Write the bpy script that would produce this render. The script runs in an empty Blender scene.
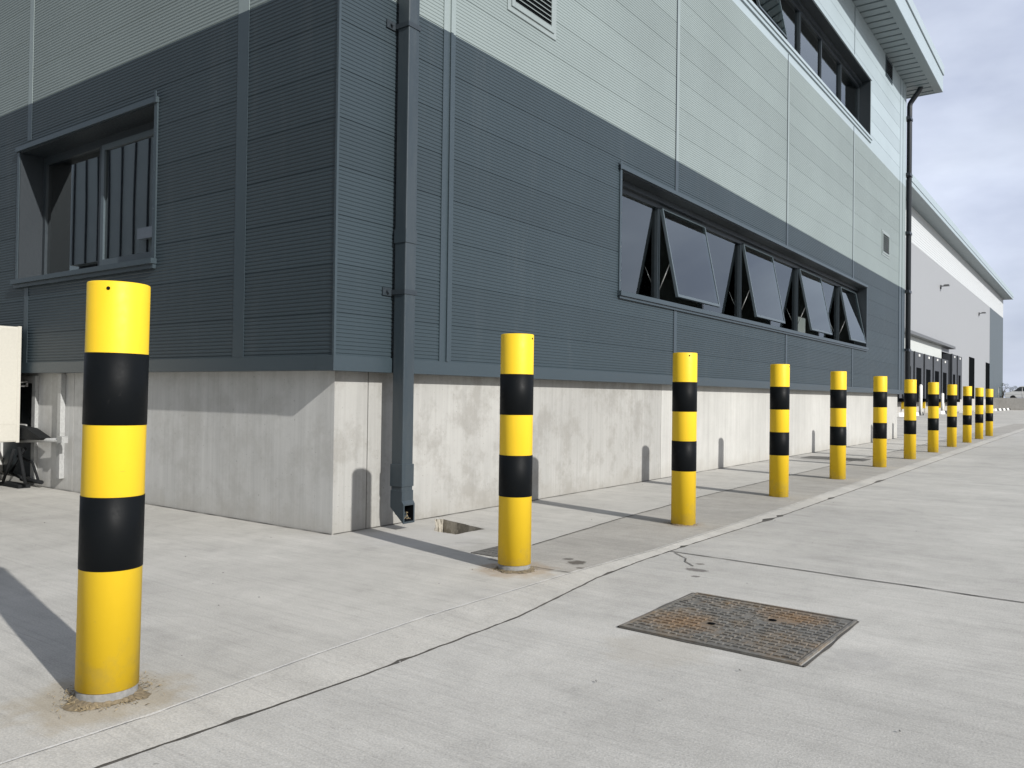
import bpy, bmesh, math, random
from mathutils import Vector, Matrix, noise
R = math.radians
random.seed(7)
sc = bpy.context.scene
COL = sc.collection

# ------------------------------------------------------------------ camera
F, YAW, PIT, ROLL = 815.04, 0.6291065, 0.0126599, 0.0139698
CAM = Vector((4.54965, -4.05083, 1.04247))
fw = Vector((-math.sin(YAW)*math.cos(PIT), math.cos(YAW)*math.cos(PIT), math.sin(PIT)))
rt = Vector((math.cos(YAW), math.sin(YAW), 0)); up = rt.cross(fw)
r2 = math.cos(ROLL)*rt + math.sin(ROLL)*up; u2 = -math.sin(ROLL)*rt + math.cos(ROLL)*up
cd = bpy.data.cameras.new('camera'); cam = bpy.data.objects.new('camera', cd); COL.objects.link(cam)
cd.sensor_width = 36; cd.lens = F/1024*36; cd.clip_start = .05; cd.clip_end = 5000
m = Matrix((r2, u2, -fw)).transposed().to_4x4(); m.translation = CAM
cam.matrix_world = m; sc.camera = cam

# ------------------------------------------------------------------ light
SUN = Vector((.851, -.192, .491)).normalized()
SKY_STRENGTH = .072
elev = math.asin(SUN.z); rot = math.atan2(SUN.x, SUN.y)
w = bpy.data.worlds.new('World'); sc.world = w; w.use_nodes = True
nt = w.node_tree; nt.nodes.clear(); N = nt.nodes.new; L = nt.links.new
out = N('ShaderNodeOutputWorld'); bg = N('ShaderNodeBackground'); L(bg.outputs[0], out.inputs[0])
bg.inputs[1].default_value = SKY_STRENGTH
sky = N('ShaderNodeTexSky'); sky.sky_type = 'NISHITA'; sky.sun_disc = False
sky.sun_elevation = elev; sky.sun_rotation = rot; sky.air_density = 1.0; sky.dust_density = 1.5
tc = N('ShaderNodeTexCoord'); mp = N('ShaderNodeMapping'); mp.inputs['Scale'].default_value = (1.3, 1.3, 3.2)
mp.inputs['Location'].default_value = (.35, .1, .2)
L(tc.outputs['Generated'], mp.inputs[0])
n1 = N('ShaderNodeTexNoise'); n1.inputs['Scale'].default_value = 1.9; n1.inputs['Detail'].default_value = 7; n1.inputs['Roughness'].default_value = .48
n1.inputs['Distortion'].default_value = .35
L(mp.outputs[0], n1.inputs[0])
cr = N('ShaderNodeValToRGB'); cr.color_ramp.elements[0].position = .34; cr.color_ramp.elements[1].position = .66
cr.color_ramp.elements[0].color = (.70,.70,.70,1); cr.color_ramp.elements[1].color = (1,1,1,1)
L(n1.outputs[0], cr.inputs[0])
n2 = N('ShaderNodeTexNoise'); n2.inputs['Scale'].default_value = 3.4; n2.inputs['Detail'].default_value = 6
L(mp.outputs[0], n2.inputs[0])
cc = N('ShaderNodeValToRGB'); cc.color_ramp.elements[0].position = .36; cc.color_ramp.elements[1].position = .68
cc.color_ramp.elements[0].color = (6.1, 6.8, 8.7, 1); cc.color_ramp.elements[1].color = (9.0, 9.8, 11.6, 1)
L(n2.outputs[0], cc.inputs[0])
sx = N('ShaderNodeSeparateXYZ'); L(tc.outputs['Generated'], sx.inputs[0])
mr = N('ShaderNodeMapRange'); mr.inputs['From Min'].default_value = -.45; mr.inputs['From Max'].default_value = .35; mr.inputs['To Min'].default_value = .12; mr.inputs['To Max'].default_value = 1
L(sx.outputs['Y'], mr.inputs['Value'])
mm = N('ShaderNodeMath'); mm.operation = 'MULTIPLY'; L(cr.outputs[0], mm.inputs[0]); L(mr.outputs[0], mm.inputs[1])
mx = N('ShaderNodeMixRGB'); hs = N('ShaderNodeHueSaturation'); hs.inputs['Saturation'].default_value = .6; L(sky.outputs[0], hs.inputs['Color'])
L(mm.outputs[0], mx.inputs[0]); L(hs.outputs[0], mx.inputs[1]); L(cc.outputs[0], mx.inputs[2])
L(mx.outputs[0], bg.inputs[0])
sl = bpy.data.lights.new('sun', 'SUN'); sl.energy = 4.1; sl.angle = R(.62); sl.color = (1, .972, .925)
so = bpy.data.objects.new('sun', sl); COL.objects.link(so); so.location = (20, -10, 30)
so.rotation_euler = (-SUN).to_track_quat('-Z', 'Y').to_euler()
sc.view_settings.view_transform = 'Standard'; sc.view_settings.look = 'None'
sc.view_settings.exposure = .36; sc.view_settings.gamma = 1

# ------------------------------------------------------------------ materials
def mat(name, col, rough=.6, metal=0, spec=.5):
    m = bpy.data.materials.new(name); m.use_nodes = True
    b = m.node_tree.nodes['Principled BSDF']
    b.inputs['Base Color'].default_value = (*col, 1); b.inputs['Roughness'].default_value = rough
    b.inputs['Metallic'].default_value = metal; b.inputs['Specular IOR Level'].default_value = spec
    return m
class G:
    """small node graph helper"""
    def __init__(s, m): s.t = m.node_tree; s.b = s.t.nodes['Principled BSDF']; s.pos = s.t.nodes.new('ShaderNodeNewGeometry').outputs['Position']
    def n(s, k): return s.t.nodes.new(k)
    def l(s, a, b): s.t.links.new(a, b)
    def noise(s, scale, detail=4, rough=.55, st=(1,1,1), loc=(0,0,0), dist=0):
        mp = s.n('ShaderNodeMapping'); mp.inputs['Scale'].default_value = st; mp.inputs['Location'].default_value = loc
        s.l(s.pos, mp.inputs[0]); t = s.n('ShaderNodeTexNoise'); t.inputs['Scale'].default_value = scale
        t.inputs['Detail'].default_value = detail; t.inputs['Roughness'].default_value = rough; t.inputs['Distortion'].default_value = dist
        s.l(mp.outputs[0], t.inputs[0]); return t.outputs[0]
    def ramp(s, v, stops):
        r = s.n('ShaderNodeValToRGB'); e = r.color_ramp.elements
        while len(e) < len(stops): e.new(.5)
        for i, (p, c) in enumerate(stops):
            e[i].position = p; e[i].color = (*c, 1) if isinstance(c, tuple) else (c, c, c, 1)
        s.l(v, r.inputs[0]); return r.outputs[0]
    def mix(s, f, a, b, mode='MIX'):
        x = s.n('ShaderNodeMixRGB'); x.blend_type = mode
        for i, v in ((0, f), (1, a), (2, b)):
            if isinstance(v, (int, float)): x.inputs[i].default_value = v if i == 0 else (v, v, v, 1)
            elif isinstance(v, tuple): x.inputs[i].default_value = (*v, 1)
            else: s.l(v, x.inputs[i])
        return x.outputs[0]
    def math(s, op, a, b=0, c=None):
        x = s.n('ShaderNodeMath'); x.operation = op
        for i, v in ((0, a), (1, b), (2, c)):
            if v is None: continue
            if isinstance(v, (int, float)): x.inputs[i].default_value = v
            else: s.l(v, x.inputs[i])
        return x.outputs[0]
    def bump(s, h, dist, strength=1):
        x = s.n('ShaderNodeBump'); x.inputs['Distance'].default_value = dist; x.inputs['Strength'].default_value = strength
        s.l(h, x.inputs['Height']); s.l(x.outputs[0], s.b.inputs['Normal'])
    def spot(s, x, y, r, wob=.5, seed=0, ax=1, soft=.35):
        """blotch mask round a ground point"""
        vm = s.n('ShaderNodeVectorMath'); vm.operation = 'SUBTRACT'; s.l(s.pos, vm.inputs[0]); vm.inputs[1].default_value = (x, y, 0)
        v2 = s.n('ShaderNodeVectorMath'); v2.operation = 'MULTIPLY'; s.l(vm.outputs[0], v2.inputs[0]); v2.inputs[1].default_value = (ax, 1, 0)
        ln = s.n('ShaderNodeVectorMath'); ln.operation = 'LENGTH'; s.l(v2.outputs[0], ln.inputs[0])
        nz = s.noise(2.2/r, 4, .6, loc=(seed, seed*2, 0))
        d = s.math('ADD', ln.outputs['Value'], s.math('MULTIPLY', s.math('SUBTRACT', nz, .5), r*wob*2.5))
        return s.ramp(s.math('DIVIDE', d, r), [(max(0, 1-soft), 1.), (1., 0.)])

def concrete_ground(name, base, streak=.10, stains=()):
    m = mat(name, base, .88, 0, .25); g = G(m)
    c = g.ramp(g.noise(.45, 6, .62), [(.3, tuple(v*.86 for v in base)), (.7, tuple(v*1.10 for v in base))])
    st = g.noise(1.0, 5, .65, st=(1.1, 42, 1), dist=.15)                 # brush marks across the slab
    c = g.mix(1, c, g.ramp(st, [(.3, 1-streak*1.6), (.5, 1.), (.72, 1+streak*.7)]), 'MULTIPLY')
    st2 = g.noise(1.0, 4, .6, st=(.35, 5.0, 1), loc=(3, 1, 0))
    c = g.mix(1, c, g.ramp(st2, [(.32, 1-streak*1.1), (.68, 1+streak*.5)]), 'MULTIPLY')
    mot = g.noise(5.5, 7, .7, loc=(9, 2, 0)); c = g.mix(1, c, g.ramp(mot, [(.3, .90), (.5, 1.), (.7, 1.05)]), 'MULTIPLY')
    fine = g.noise(140, 3, .7); c = g.mix(1, c, g.ramp(fine, [(.3, .78), (.7, 1.16)]), 'MULTIPLY')
    sp = g.noise(38, 2, .5, loc=(4, 4, 0)); c = g.mix(g.ramp(sp, [(.74, 0.), (.78, .55)]), c, tuple(v*.45 for v in base))
    big = g.noise(1.6, 6, .7, loc=(12, 5, 0), dist=.6); c = g.mix(1, c, g.ramp(big, [(.32, .90), (.5, 1.), (.68, 1.05)]), 'MULTIPLY')
    cu = g.noise(.9, 1, .4, loc=(2, 14, 0), dist=1.5); cm = g.math('ABSOLUTE', g.math('SUBTRACT', cu, .5))
    c = g.mix(g.math('MULTIPLY', g.ramp(cm, [(.0, 1.), (.004, 0.)]), g.ramp(big, [(.5, 0.), (.6, .35)])), c, tuple(v*.72 for v in base))
    tr_ = g.noise(1, 3, .5, st=(.9, .12, 1), loc=(5, 3, 0), dist=.1); c = g.mix(1, c, g.ramp(tr_, [(.35, .96), (.65, 1.03)]), 'MULTIPLY')
    # hairline scratches
    sc_ = g.noise(1, 3, .5, st=(1.6, 75, 1), loc=(7, 3, 0), dist=.3)
    c = g.mix(g.ramp(sc_, [(.665, 0.), (.70, .38)]), c, tuple(v*.62 for v in base))
    for (x, y, r, col, amt, ax, sd) in stains:
        c = g.mix(g.math('MULTIPLY', g.spot(x, y, r, seed=sd, ax=ax), amt), c, col)
    g.l(c, g.b.inputs['Base Color'])
    h = g.math('ADD', g.math('MULTIPLY', st, .8), g.math('MULTIPLY', fine, .45)); h = g.math('ADD', h, g.math('MULTIPLY', mot, .5))
    g.bump(h, .006, .55)
    return m
def concrete_wall(name, base, rough_until=None):
    m = mat(name, base, .85, 0, .25); g = G(m)
    c = g.ramp(g.noise(.8, 6, .6), [(.3, tuple(v*.88 for v in base)), (.7, tuple(v*1.08 for v in base))])
    st = g.noise(1.0, 6, .7, st=(9, 9, .55), dist=.2)
    c = g.mix(1, c, g.ramp(st, [(.3, .90), (.55, 1.), (.75, 1.03)]), 'MULTIPLY')
    st3 = g.noise(1.0, 3, .6, st=(34, 34, .5), loc=(5, 5, 5))
    c = g.mix(1, c, g.ramp(st3, [(.3, .93), (.6, 1.02)]), 'MULTIPLY')
    cl = g.noise(3.2, 8, .72, loc=(2, 7, 1)); mask = g.ramp(cl, [(.47, 0.), (.62, 1.)])
    xyz = g.n('ShaderNodeSeparateXYZ'); g.l(g.pos, xyz.inputs[0])
    weather = g.math('MULTIPLY', mask, .32)
    if rough_until is not None:                                        # the first cast panel is the blotchy one
        lt = g.ramp(g.math('DIVIDE', xyz.outputs['Y'], 10.), [(rough_until/10-.002, 1.), (rough_until/10, .15)])
        weather = g.math('MULTIPLY', g.math('MULTIPLY', mask, .50), lt)
    c = g.mix(weather, c, tuple(v*q for v, q in zip(base, (.60, .58, .55))))
    spl = g.math('ADD', g.math('DIVIDE', xyz.outputs['Z'], .22), g.math('MULTIPLY', g.math('SUBTRACT', g.noise(4, 5, .7, st=(1, 1, .6), loc=(6, 1, 3)), .5), 2.2))
    c = g.mix(g.ramp(spl, [(.05, .34), (.9, 0.)]), c, tuple(v*q for v, q in zip(base, (.62, .58, .52))))
    run = g.noise(1, 4, .6, st=(7, 7, .25), loc=(3, 9, 4)); c = g.mix(g.ramp(run, [(.56, 0.), (.72, .22)]), c, tuple(v*.66 for v in base))
    if rough_until is not None: c = g.mix(1, c, g.ramp(g.math('DIVIDE', xyz.outputs['Y'], 10.), [(.5415, .80), (.5425, 1.0)]), 'MULTIPLY')
    bh = g.noise(48, 2, .5, loc=(1, 8, 1)); c = g.mix(g.ramp(bh, [(.69, 0.), (.72, .6)]), c, tuple(v*.4 for v in base))
    g.l(c, g.b.inputs['Base Color'])
    g.bump(g.math('ADD', g.math('MULTIPLY', cl, .5), g.math('MULTIPLY', g.noise(60, 4, .7), .4)), .006, .35)
    return m
def painted(name, col, rough=.42, var=.05, metal=0, dust=0, spec=.5):
    m = mat(name, col, rough, metal, spec); g = G(m)
    v = g.noise(1.3, 5, .6)
    c = g.ramp(v, [(.3, tuple(x*(1-var) for x in col)), (.7, tuple(x*(1+var) for x in col))])
    f = g.noise(45, 3, .6, loc=(3, 3, 3)); c = g.mix(1, c, g.ramp(f, [(.3, 1-var), (.7, 1+var)]), 'MULTIPLY')
    if dust:
        d = g.noise(1, 5, .7, st=(6, 6, .8)); c = g.mix(g.ramp(d, [(.45, 0.), (.75, dust)]), c, (.30, .29, .27))
    g.l(c, g.b.inputs['Base Color'])
    g.l(g.ramp(f, [(.3, rough*.85), (.7, min(1, rough*1.2))]), g.b.inputs['Roughness'])
    return m
def cladding(name, col, rough=.5):
    """coated steel: each 0.35 m course a hair different, light dust washed down"""
    m = mat(name, col, rough, 0, .35); g = G(m)
    xyz = g.n('ShaderNodeSeparateXYZ'); g.l(g.pos, xyz.inputs[0])
    course = g.math('FLOOR', g.math('DIVIDE', g.math('SUBTRACT', xyz.outputs['Z'], 1.25), .35))
    wn = g.n('ShaderNodeTexWhiteNoise'); wn.noise_dimensions = '1D'; g.l(course, wn.inputs['W'])
    c = g.ramp(wn.outputs['Value'], [(0, tuple(v*.94 for v in col)), (1, tuple(v*1.05 for v in col))])
    d = g.noise(.55, 5, .6); c = g.mix(1, c, g.ramp(d, [(.3, .94), (.7, 1.06)]), 'MULTIPLY')
    s = g.noise(1, 5, .65, st=(5, 5, .5), loc=(2, 2, 2)); c = g.mix(g.ramp(s, [(.55, 0.), (.85, .05)]), c, (.3, .3, .29))
    g.l(c, g.b.inputs['Base Color'])
    return m
def glass_mat(name, ior=1.75, tint=(.42, .45, .45)):
    m = bpy.data.materials.new(name); m.use_nodes = True; t = m.node_tree; t.nodes.clear()
    o = t.nodes.new('ShaderNodeOutputMaterial'); mi = t.nodes.new('ShaderNodeMixShader')
    tr = t.nodes.new('ShaderNodeBsdfTransparent'); tr.inputs[0].default_value = (*tint, 1)
    gl = t.nodes.new('ShaderNodeBsdfGlossy'); gl.inputs['Roughness'].default_value = .012; gl.inputs[0].default_value = (.90, .97, .99, 1)
    fr = t.nodes.new('ShaderNodeFresnel'); fr.inputs[0].default_value = ior
    ge = t.nodes.new('ShaderNodeNewGeometry'); nz = t.nodes.new('ShaderNodeTexNoise'); nz.inputs['Scale'].default_value = 1.1; nz.inputs['Detail'].default_value = 0
    bp = t.nodes.new('ShaderNodeBump'); bp.inputs['Distance'].default_value = .004; bp.inputs['Strength'].default_value = .12
    t.links.new(ge.outputs['Position'], nz.inputs[0]); t.links.new(nz.outputs[0], bp.inputs['Height']); t.links.new(bp.outputs[0], gl.inputs['Normal'])
    t.links.new(fr.outputs[0], mi.inputs[0]); t.links.new(tr.outputs[0], mi.inputs[1]); t.links.new(gl.outputs[0], mi.inputs[2]); t.links.new(mi.outputs[0], o.inputs[0])
    return m

BC = (.436, .424, .392)
M = {}
M['apron'] = concrete_ground('pale brushed apron concrete', BC, .06, stains=[
    (1.90, .30, .075, (.07, .06, .05), .85, 1.2, 3), (2.0, .18, .03, (.08, .07, .06), .7, 1, 5), (1.80, .36, .04, (.09, .08, .07), .8, 1, 8),
    (1.81, -2.62, .30, (.30, .25, .17), .5, 1, 1), (1.71, -.10, .26, (.31, .23, .15), .55, 1, 2), (1.76, 2.17, .2, (.28, .24, .18), .4, 1, 6),
    (.75, 10.7, .75, (.17, .165, .16), .5, .8, 9), (.55, .35, .5, (.44, .43, .41), .5, 1, 11)])
M['bay'] = concrete_ground('tan grey bay concrete', (.352, .338, .308), .08, stains=[(1.90, .30, .075, (.07, .06, .05), .85, 1.2, 3), (2.0, .18, .03, (.08, .07, .06), .7, 1, 5), (1.80, .36, .04, (.09, .08, .07), .8, 1, 8), (1.71, -.10, .26, (.28, .21, .14), .5, 1, 2), (1.76, 2.17, .2, (.25, .21, .16), .45, 1, 6)])
M['yard'] = concrete_ground('grey yard concrete', (.418, .409, .383), .06, stains=[
    (2.55, .62, .05, (.10, .09, .085), .8, .6, 4), (2.62, .45, .028, (.1, .09, .085), .8, 1, 7), (2.50, .80, .03, (.1, .09, .08), .7, 1, 17),
    (3.75, -.55, .16, (.23, .225, .22), .28, 1, 12), (3.05, -.95, .25, (.33, .30, .25), .3, 1, 13)])
M['strip'] = concrete_ground('pale edge strip concrete', (.425, .413, .382), .05)
M['arris'] = concrete_ground('scuffed white arris', (.52, .51, .485), .05)
M['joint'] = painted('dirt filled joint', (.075, .07, .062), .95, .3)
M['ground'] = painted('sub base', (.20, .19, .17), .95, .1)
M['plinthR'] = concrete_wall('cast concrete plinth, weathered', (.415, .412, .392), 5.4)
M['plinthL'] = concrete_wall('cast concrete plinth, streaked', (.50, .50, .485))
M['dark'] = cladding('anthracite coated steel', (.030, .0445, .054))
M['darktrim'] = painted('anthracite flashing', (.032, .047, .057), .38, .04)
M['light'] = cladding('grey green coated steel', (.205, .244, .243), .5)
M['lighttrim'] = painted('grey green flashing', (.212, .252, .252), .42, .03)
M['white'] = cladding('pale blue white coated steel', (.30, .358, .385), .45)
M['whitetrim'] = painted('pale flashing', (.30, .36, .388), .4, .03)
M['soffit'] = painted('soffit steel', (.20, .24, .255), .5, .03)
M['frame'] = painted('window frame anthracite', (.022, .030, .037), .4, .06)
M['reveal'] = painted('reveal anthracite', (.014, .020, .026), .5, .04)
M['sash'] = painted('sash aluminium grey', (.065, .085, .098), .35, .04)
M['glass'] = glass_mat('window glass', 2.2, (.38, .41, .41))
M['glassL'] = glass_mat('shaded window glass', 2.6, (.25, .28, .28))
M['gap_panel'] = painted('pale grey gap panel', (.62, .63, .60), .8, .05)  # made pale so the dim gap beside each open sash reads lighter
M['room'] = mat('dim office interior', (.30, .31, .30), .8)
M['louvre'] = painted('louvre grey', (.215, .25, .25), .45, .04)
M['black'] = mat('deep black void', (.006, .007, .008), .9, 0, 0)
M['pipe'] = painted('downpipe anthracite', (.025, .037, .046), .42, .05, dust=.06)
M['bpipe'] = painted('black drainpipe', (.016, .021, .027), .4, .1)
M['steel'] = painted('galvanised steel', (.45, .45, .44), .45, .12, .6)
M['zinc'] = painted('dull grey steel', (.35, .355, .35), .5, .12, .2)
def yellow():
    m = mat('yellow plastic sleeve', (.75, .50, .020), .5, 0, .3); g = G(m)
    c = g.ramp(g.noise(1, 4, .6, st=(6, 6, 1.2)), [(.3, (.72, .475, .016)), (.7, (.765, .515, .024))])
    s = g.noise(30, 4, .75, loc=(2, 3, 4)); c = g.mix(g.ramp(s, [(.66, 0.), (.72, .25)]), c, (.5, .36, .06))
    sc_ = g.noise(1, 4, .6, st=(30, 30, 1.5), loc=(8, 1, 2)); c = g.mix(g.ramp(sc_, [(.64, 0.), (.75, .22)]), c, (.55, .4, .05))
    g.l(c, g.b.inputs['Base Color']); g.l(g.ramp(s, [(.3, .45), (.7, .6)]), g.b.inputs['Roughness'])
    xs = g.n('ShaderNodeSeparateXYZ'); g.l(g.pos, xs.inputs[0]); gr = g.math('ADD', g.math('DIVIDE', xs.outputs['Z'], .30), g.math('MULTIPLY', g.math('SUBTRACT', g.noise(11, 5, .7), .5), 2.4)); c = g.mix(g.ramp(gr, [(.0, .26), (.5, 0.)]), c, (.36, .30, .14)); mk = g.noise(1, 4, .7, st=(5, 5, 40), loc=(1, 4, 2)); c = g.mix(g.ramp(mk, [(.70, 0.), (.74, .35)]), c, (.22, .17, .05)); g.l(c, g.b.inputs['Base Color'])
    g.bump(g.noise(9, 3, .5), .003, .25); return m
def blackband():
    m = mat('black reflective band', (.004, .005, .006), .5, 0, .10); g = G(m)
    s = g.noise(14, 6, .8, loc=(5, 1, 2)); c = g.mix(g.ramp(s, [(.64, 0.), (.72, .5)]), (.004, .005, .006), (.03, .03, .03))
    g.l(c, g.b.inputs['Base Color']); g.l(g.ramp(s, [(.3, .40), (.7, .6)]), g.b.inputs['Roughness']); return m
M['yellow'] = yellow(); M['band'] = blackband()
M['ring'] = painted('scuffed steel ring', (.21, .208, .2), .8, .25)
M['dirt'] = painted('dried brown debris', (.17, .135, .085), .95, .35)
M['leaf'] = painted('dry leaf fragments', (.24, .19, .11), .9, .3)
def rusty():
    m = mat('rusty cast iron', (.10, .09, .08), .6, .25, .5); g = G(m)
    a = g.noise(3.2, 6, .65, loc=(1.3, .4, 0)); b = g.noise(26, 5, .7)
    c = g.mix(g.ramp(a, [(.45, 0.), (.62, .95)]), (.12, .115, .105), (.19, .14, .09))
    c = g.mix(g.ramp(b, [(.4, 0.), (.68, .65)]), c, (.24, .23, .21))
    for x, y, r, sd in ((3.36, -.10, .20, 2), (2.98, -.52, .19, 6)):
        c = g.mix(g.math('MULTIPLY', g.spot(x, y, r, seed=sd, soft=.8), .75), c, (.22, .14, .075))
    g.l(c, g.b.inputs['Base Color']); g.l(g.ramp(b, [(.3, .45), (.7, .8)]), g.b.inputs['Roughness'])
    g.bump(b, .002, .5); return m
M['rust'] = rusty()
M['rubble'] = painted('rough hole concrete', (.27, .25, .21), .95, .25)
M['cream'] = painted('cream trailer panel', (.45, .435, .385), .45, .03)
M['rubber'] = painted('black rubber', (.012, .012, .013), .8, .1)
M['chassis'] = painted('black chassis steel', (.010, .011, .012), .8, .15, spec=.2)
M['fwall'] = painted('lilac grey wall panel', (.258, .266, .276), .5, .015)
M['fwhite'] = painted('white perforated band', (.47, .49, .50), .5, .02)
M['fdark'] = painted('slate grey wall panel', (.066, .084, .094), .5, .03)
M['fpanel'] = painted('white panel', (.46, .48, .465), .5, .03)
M['canopy'] = painted('grey canopy edge', (.10, .105, .11), .5, .05)
M['shelter'] = painted('dark dock shelter', (.045, .050, .058), .7, .06)
M['ypost'] = mat('yellow paint', (.75, .50, .01), .5)
M['wpost'] = mat('white paint', (.75, .75, .72), .5)
M['kblack'] = mat('black rubber block', (.02, .02, .02), .7)
M['lowwall'] = concrete_wall('far retaining wall', (.42, .41, .39))
M['vwhite'] = mat('white van paint', (.72, .73, .74), .25, 0, .6)
M['vglass'] = mat('dark van glass', (.02, .025, .03), .1, 0, .8)
M['leafy'] = painted('shrub foliage', (.055, .07, .04), .8, .2)
M['bark'] = painted('bark', (.09, .07, .05), .9, .2)
M['nwall'] = painted('grey standing seam wall', (.42, .46, .46), .5, .05)
M['lamp'] = mat('floodlight glass', (.7, .72, .75), .2)
M['paper'] = mat('white card', (.75, .75, .72), .7)

# ------------------------------------------------------------------ geometry helpers
def box(bm, x0, x1, y0, y1, z0, z1, mi=0, bev=0):
    vs = [bm.verts.new((x, y, z)) for z in (z0, z1) for y in (y0, y1) for x in (x0, x1)]
    fs = [(0,2,3,1), (4,5,7,6), (0,1,5,4), (2,6,7,3), (0,4,6,2), (1,3,7,5)]
    ff = [bm.faces.new([vs[i] for i in f]) for f in fs]
    for f in ff: f.material_index = mi
    if bev:
        es = list({e for f in ff for e in f.edges})
        bmesh.ops.bevel(bm, geom=es, offset=bev, segments=2, affect='EDGES', profile=.6)
    return vs
def tube(bm, pts, r, n=12, caps=True, mi=0, ref=None):
    rings = []; pts = [Vector(p) for p in pts]
    for i, p in enumerate(pts):
        d = (pts[min(i+1, len(pts)-1)] - pts[max(i-1, 0)]).normalized()
        a = Vector(ref) if ref else Vector((0, 0, 1)) if abs(d.z) < .9 else Vector((1, 0, 0))
        x = d.cross(a).normalized(); y = d.cross(x).normalized(); rr = r[i] if isinstance(r, (list, tuple)) else r
        rings.append([bm.verts.new(p + rr*(math.cos(2*math.pi*k/n)*x + math.sin(2*math.pi*k/n)*y)) for k in range(n)])
    for a, b in zip(rings, rings[1:]):
        for k in range(n):
            f = bm.faces.new((a[k], a[(k+1) % n], b[(k+1) % n], b[k])); f.smooth = True; f.material_index = mi
    if caps:
        bm.faces.new(rings[0]).material_index = mi; bm.faces.new(rings[-1][::-1]).material_index = mi
def lathe(bm, prof, n=48, mi=0):
    rings = [[bm.verts.new((r*math.cos(2*math.pi*k/n), r*math.sin(2*math.pi*k/n), z)) for k in range(n)] for r, z in prof]
    for a, b in zip(rings, rings[1:]):
        for k in range(n):
            f = bm.faces.new((a[k], a[(k+1) % n], b[(k+1) % n], b[k])); f.smooth = True; f.material_index = mi
    return rings
def obj(name, bm, mats, parent=None, recalc=True, smooth_angle=None):
    if recalc: bmesh.ops.recalc_face_normals(bm, faces=bm.faces)
    me = bpy.data.meshes.new(name); bm.to_mesh(me); bm.free()
    for mm in (mats if isinstance(mats, (list, tuple)) else [mats]): me.materials.append(mm)
    o = bpy.data.objects.new(name, me); COL.objects.link(o)
    if parent is not None: o.parent = parent
    return o
def boxes(name, lst, m, parent=None, bev=0):
    bm = bmesh.new()
    for b in lst: box(bm, *b, bev=bev)
    return obj(name, bm, m, parent)
def tag(o, label=None, cat=None, group=None, kind=None):
    if label: o['label'] = label
    if cat: o['category'] = cat
    if group: o['group'] = group
    if kind: o['kind'] = kind
    return o
def thing(name, label, cat, loc=(0, 0, 0), group=None):
    o = bpy.data.objects.new(name, None); COL.objects.link(o); o.location = loc; o.empty_display_size = .2
    return tag(o, label, cat, group)
def copy_tree(o, parent=None):
    c = o.copy(); COL.objects.link(c); c.parent = parent
    for ch in list(o.children): copy_tree(ch, c)
    return c

# ------------------------------------------------------------------ ground
bm = bmesh.new()
v = [bm.verts.new(p) for p in ((-2500, -800, -.30), (2500, -800, -.30), (2500, 3500, -.30), (-2500, 3500, -.30))]; bm.faces.new(v)
tag(obj('ground', bm, M['ground']), 'bare ground under the concrete', kind='structure')

def ys_list(a, b):
    ys = [a]
    while ys[-1] < b:
        y = ys[-1]; ys.append(min(b, y + (.035 if -4 < y < 5 else .12 if -4 < y < 14 else .8 if y < 45 else 60)))
    return ys
def lerp_tab(tab, y):
    if y <= tab[0][0]: return tab[0][1]
    for (a, va), (b, vb) in zip(tab, tab[1:]):
        if y <= b: return va+(vb-va)*(y-a)/(b-a)
    return tab[-1][1]
def edge_x(y): return lerp_tab([(-3, 2.295), (-1.9, 2.33), (-.9, 2.315), (.05, 2.19), (.6, 2.165), (1.3, 2.168), (3.2, 2.222), (7.3, 2.218), (24, 2.19)], y)
def jag(y, s, a): return a*(noise.noise(Vector((s, y*9, 0))) + .6*noise.noise(Vector((s, y*31, 3))))
def sheet(bm, fl, fr, ys, zl, zr, skirt_l=None, skirt_r=None, mi=0):
    prev = None
    for y in ys:
        a, b = (fl(y), y, zl), (fr(y), y, zr)
        row = [bm.verts.new(a), bm.verts.new(b)]
        if skirt_l: row.append(bm.verts.new((a[0], y, skirt_l)))
        if skirt_r: row.append(bm.verts.new((b[0], y, skirt_r)))
        if prev:
            bm.faces.new((prev[0], prev[1], row[1], row[0])).material_index = mi
            k = 2
            if skirt_l: bm.faces.new((prev[k], prev[0], row[0], row[k])); k += 1
            if skirt_r: bm.faces.new((prev[1], prev[k], row[k], row[1]))
        prev = row
def chip(y): 
    c = 0
    for cy, w, d in ((-1.7, .05, .012), (.2, .07, .016), (2.95, .16, .05), (3.25, .09, .04), (-2.45, .04, .012), (7.2, .3, .04), (1.3, .05, .02), (4.9, .12, .03)):
        c += d*max(0, 1-abs(y-cy)/w)
    return c
# yard
bm = bmesh.new()
sheet(bm, lambda y: edge_x(min(y, 60))+.007+jag(y, 1, .007)+.4*chip(y+.02), lambda y: 14, ys_list(-30, 60), -.006, -.006)
sheet(bm, lambda y: 14, lambda y: 1500, [-300, 1500], -.006, -.006)
sheet(bm, lambda y: -900, lambda y: 14, [60, 1500], -.006, -.006)
sheet(bm, lambda y: -900, lambda y: 2.02, [40, 60], -.006, -.006)
sheet(bm, lambda y: -900, lambda y: -30, [-300, 40], -.006, -.006)
sheet(bm, lambda y: -30, lambda y: 14, [-300, -30], -.006, -.006)
tag(obj('yard', bm, M['yard'], recalc=False), 'grey brushed concrete yard', kind='structure')
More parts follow.
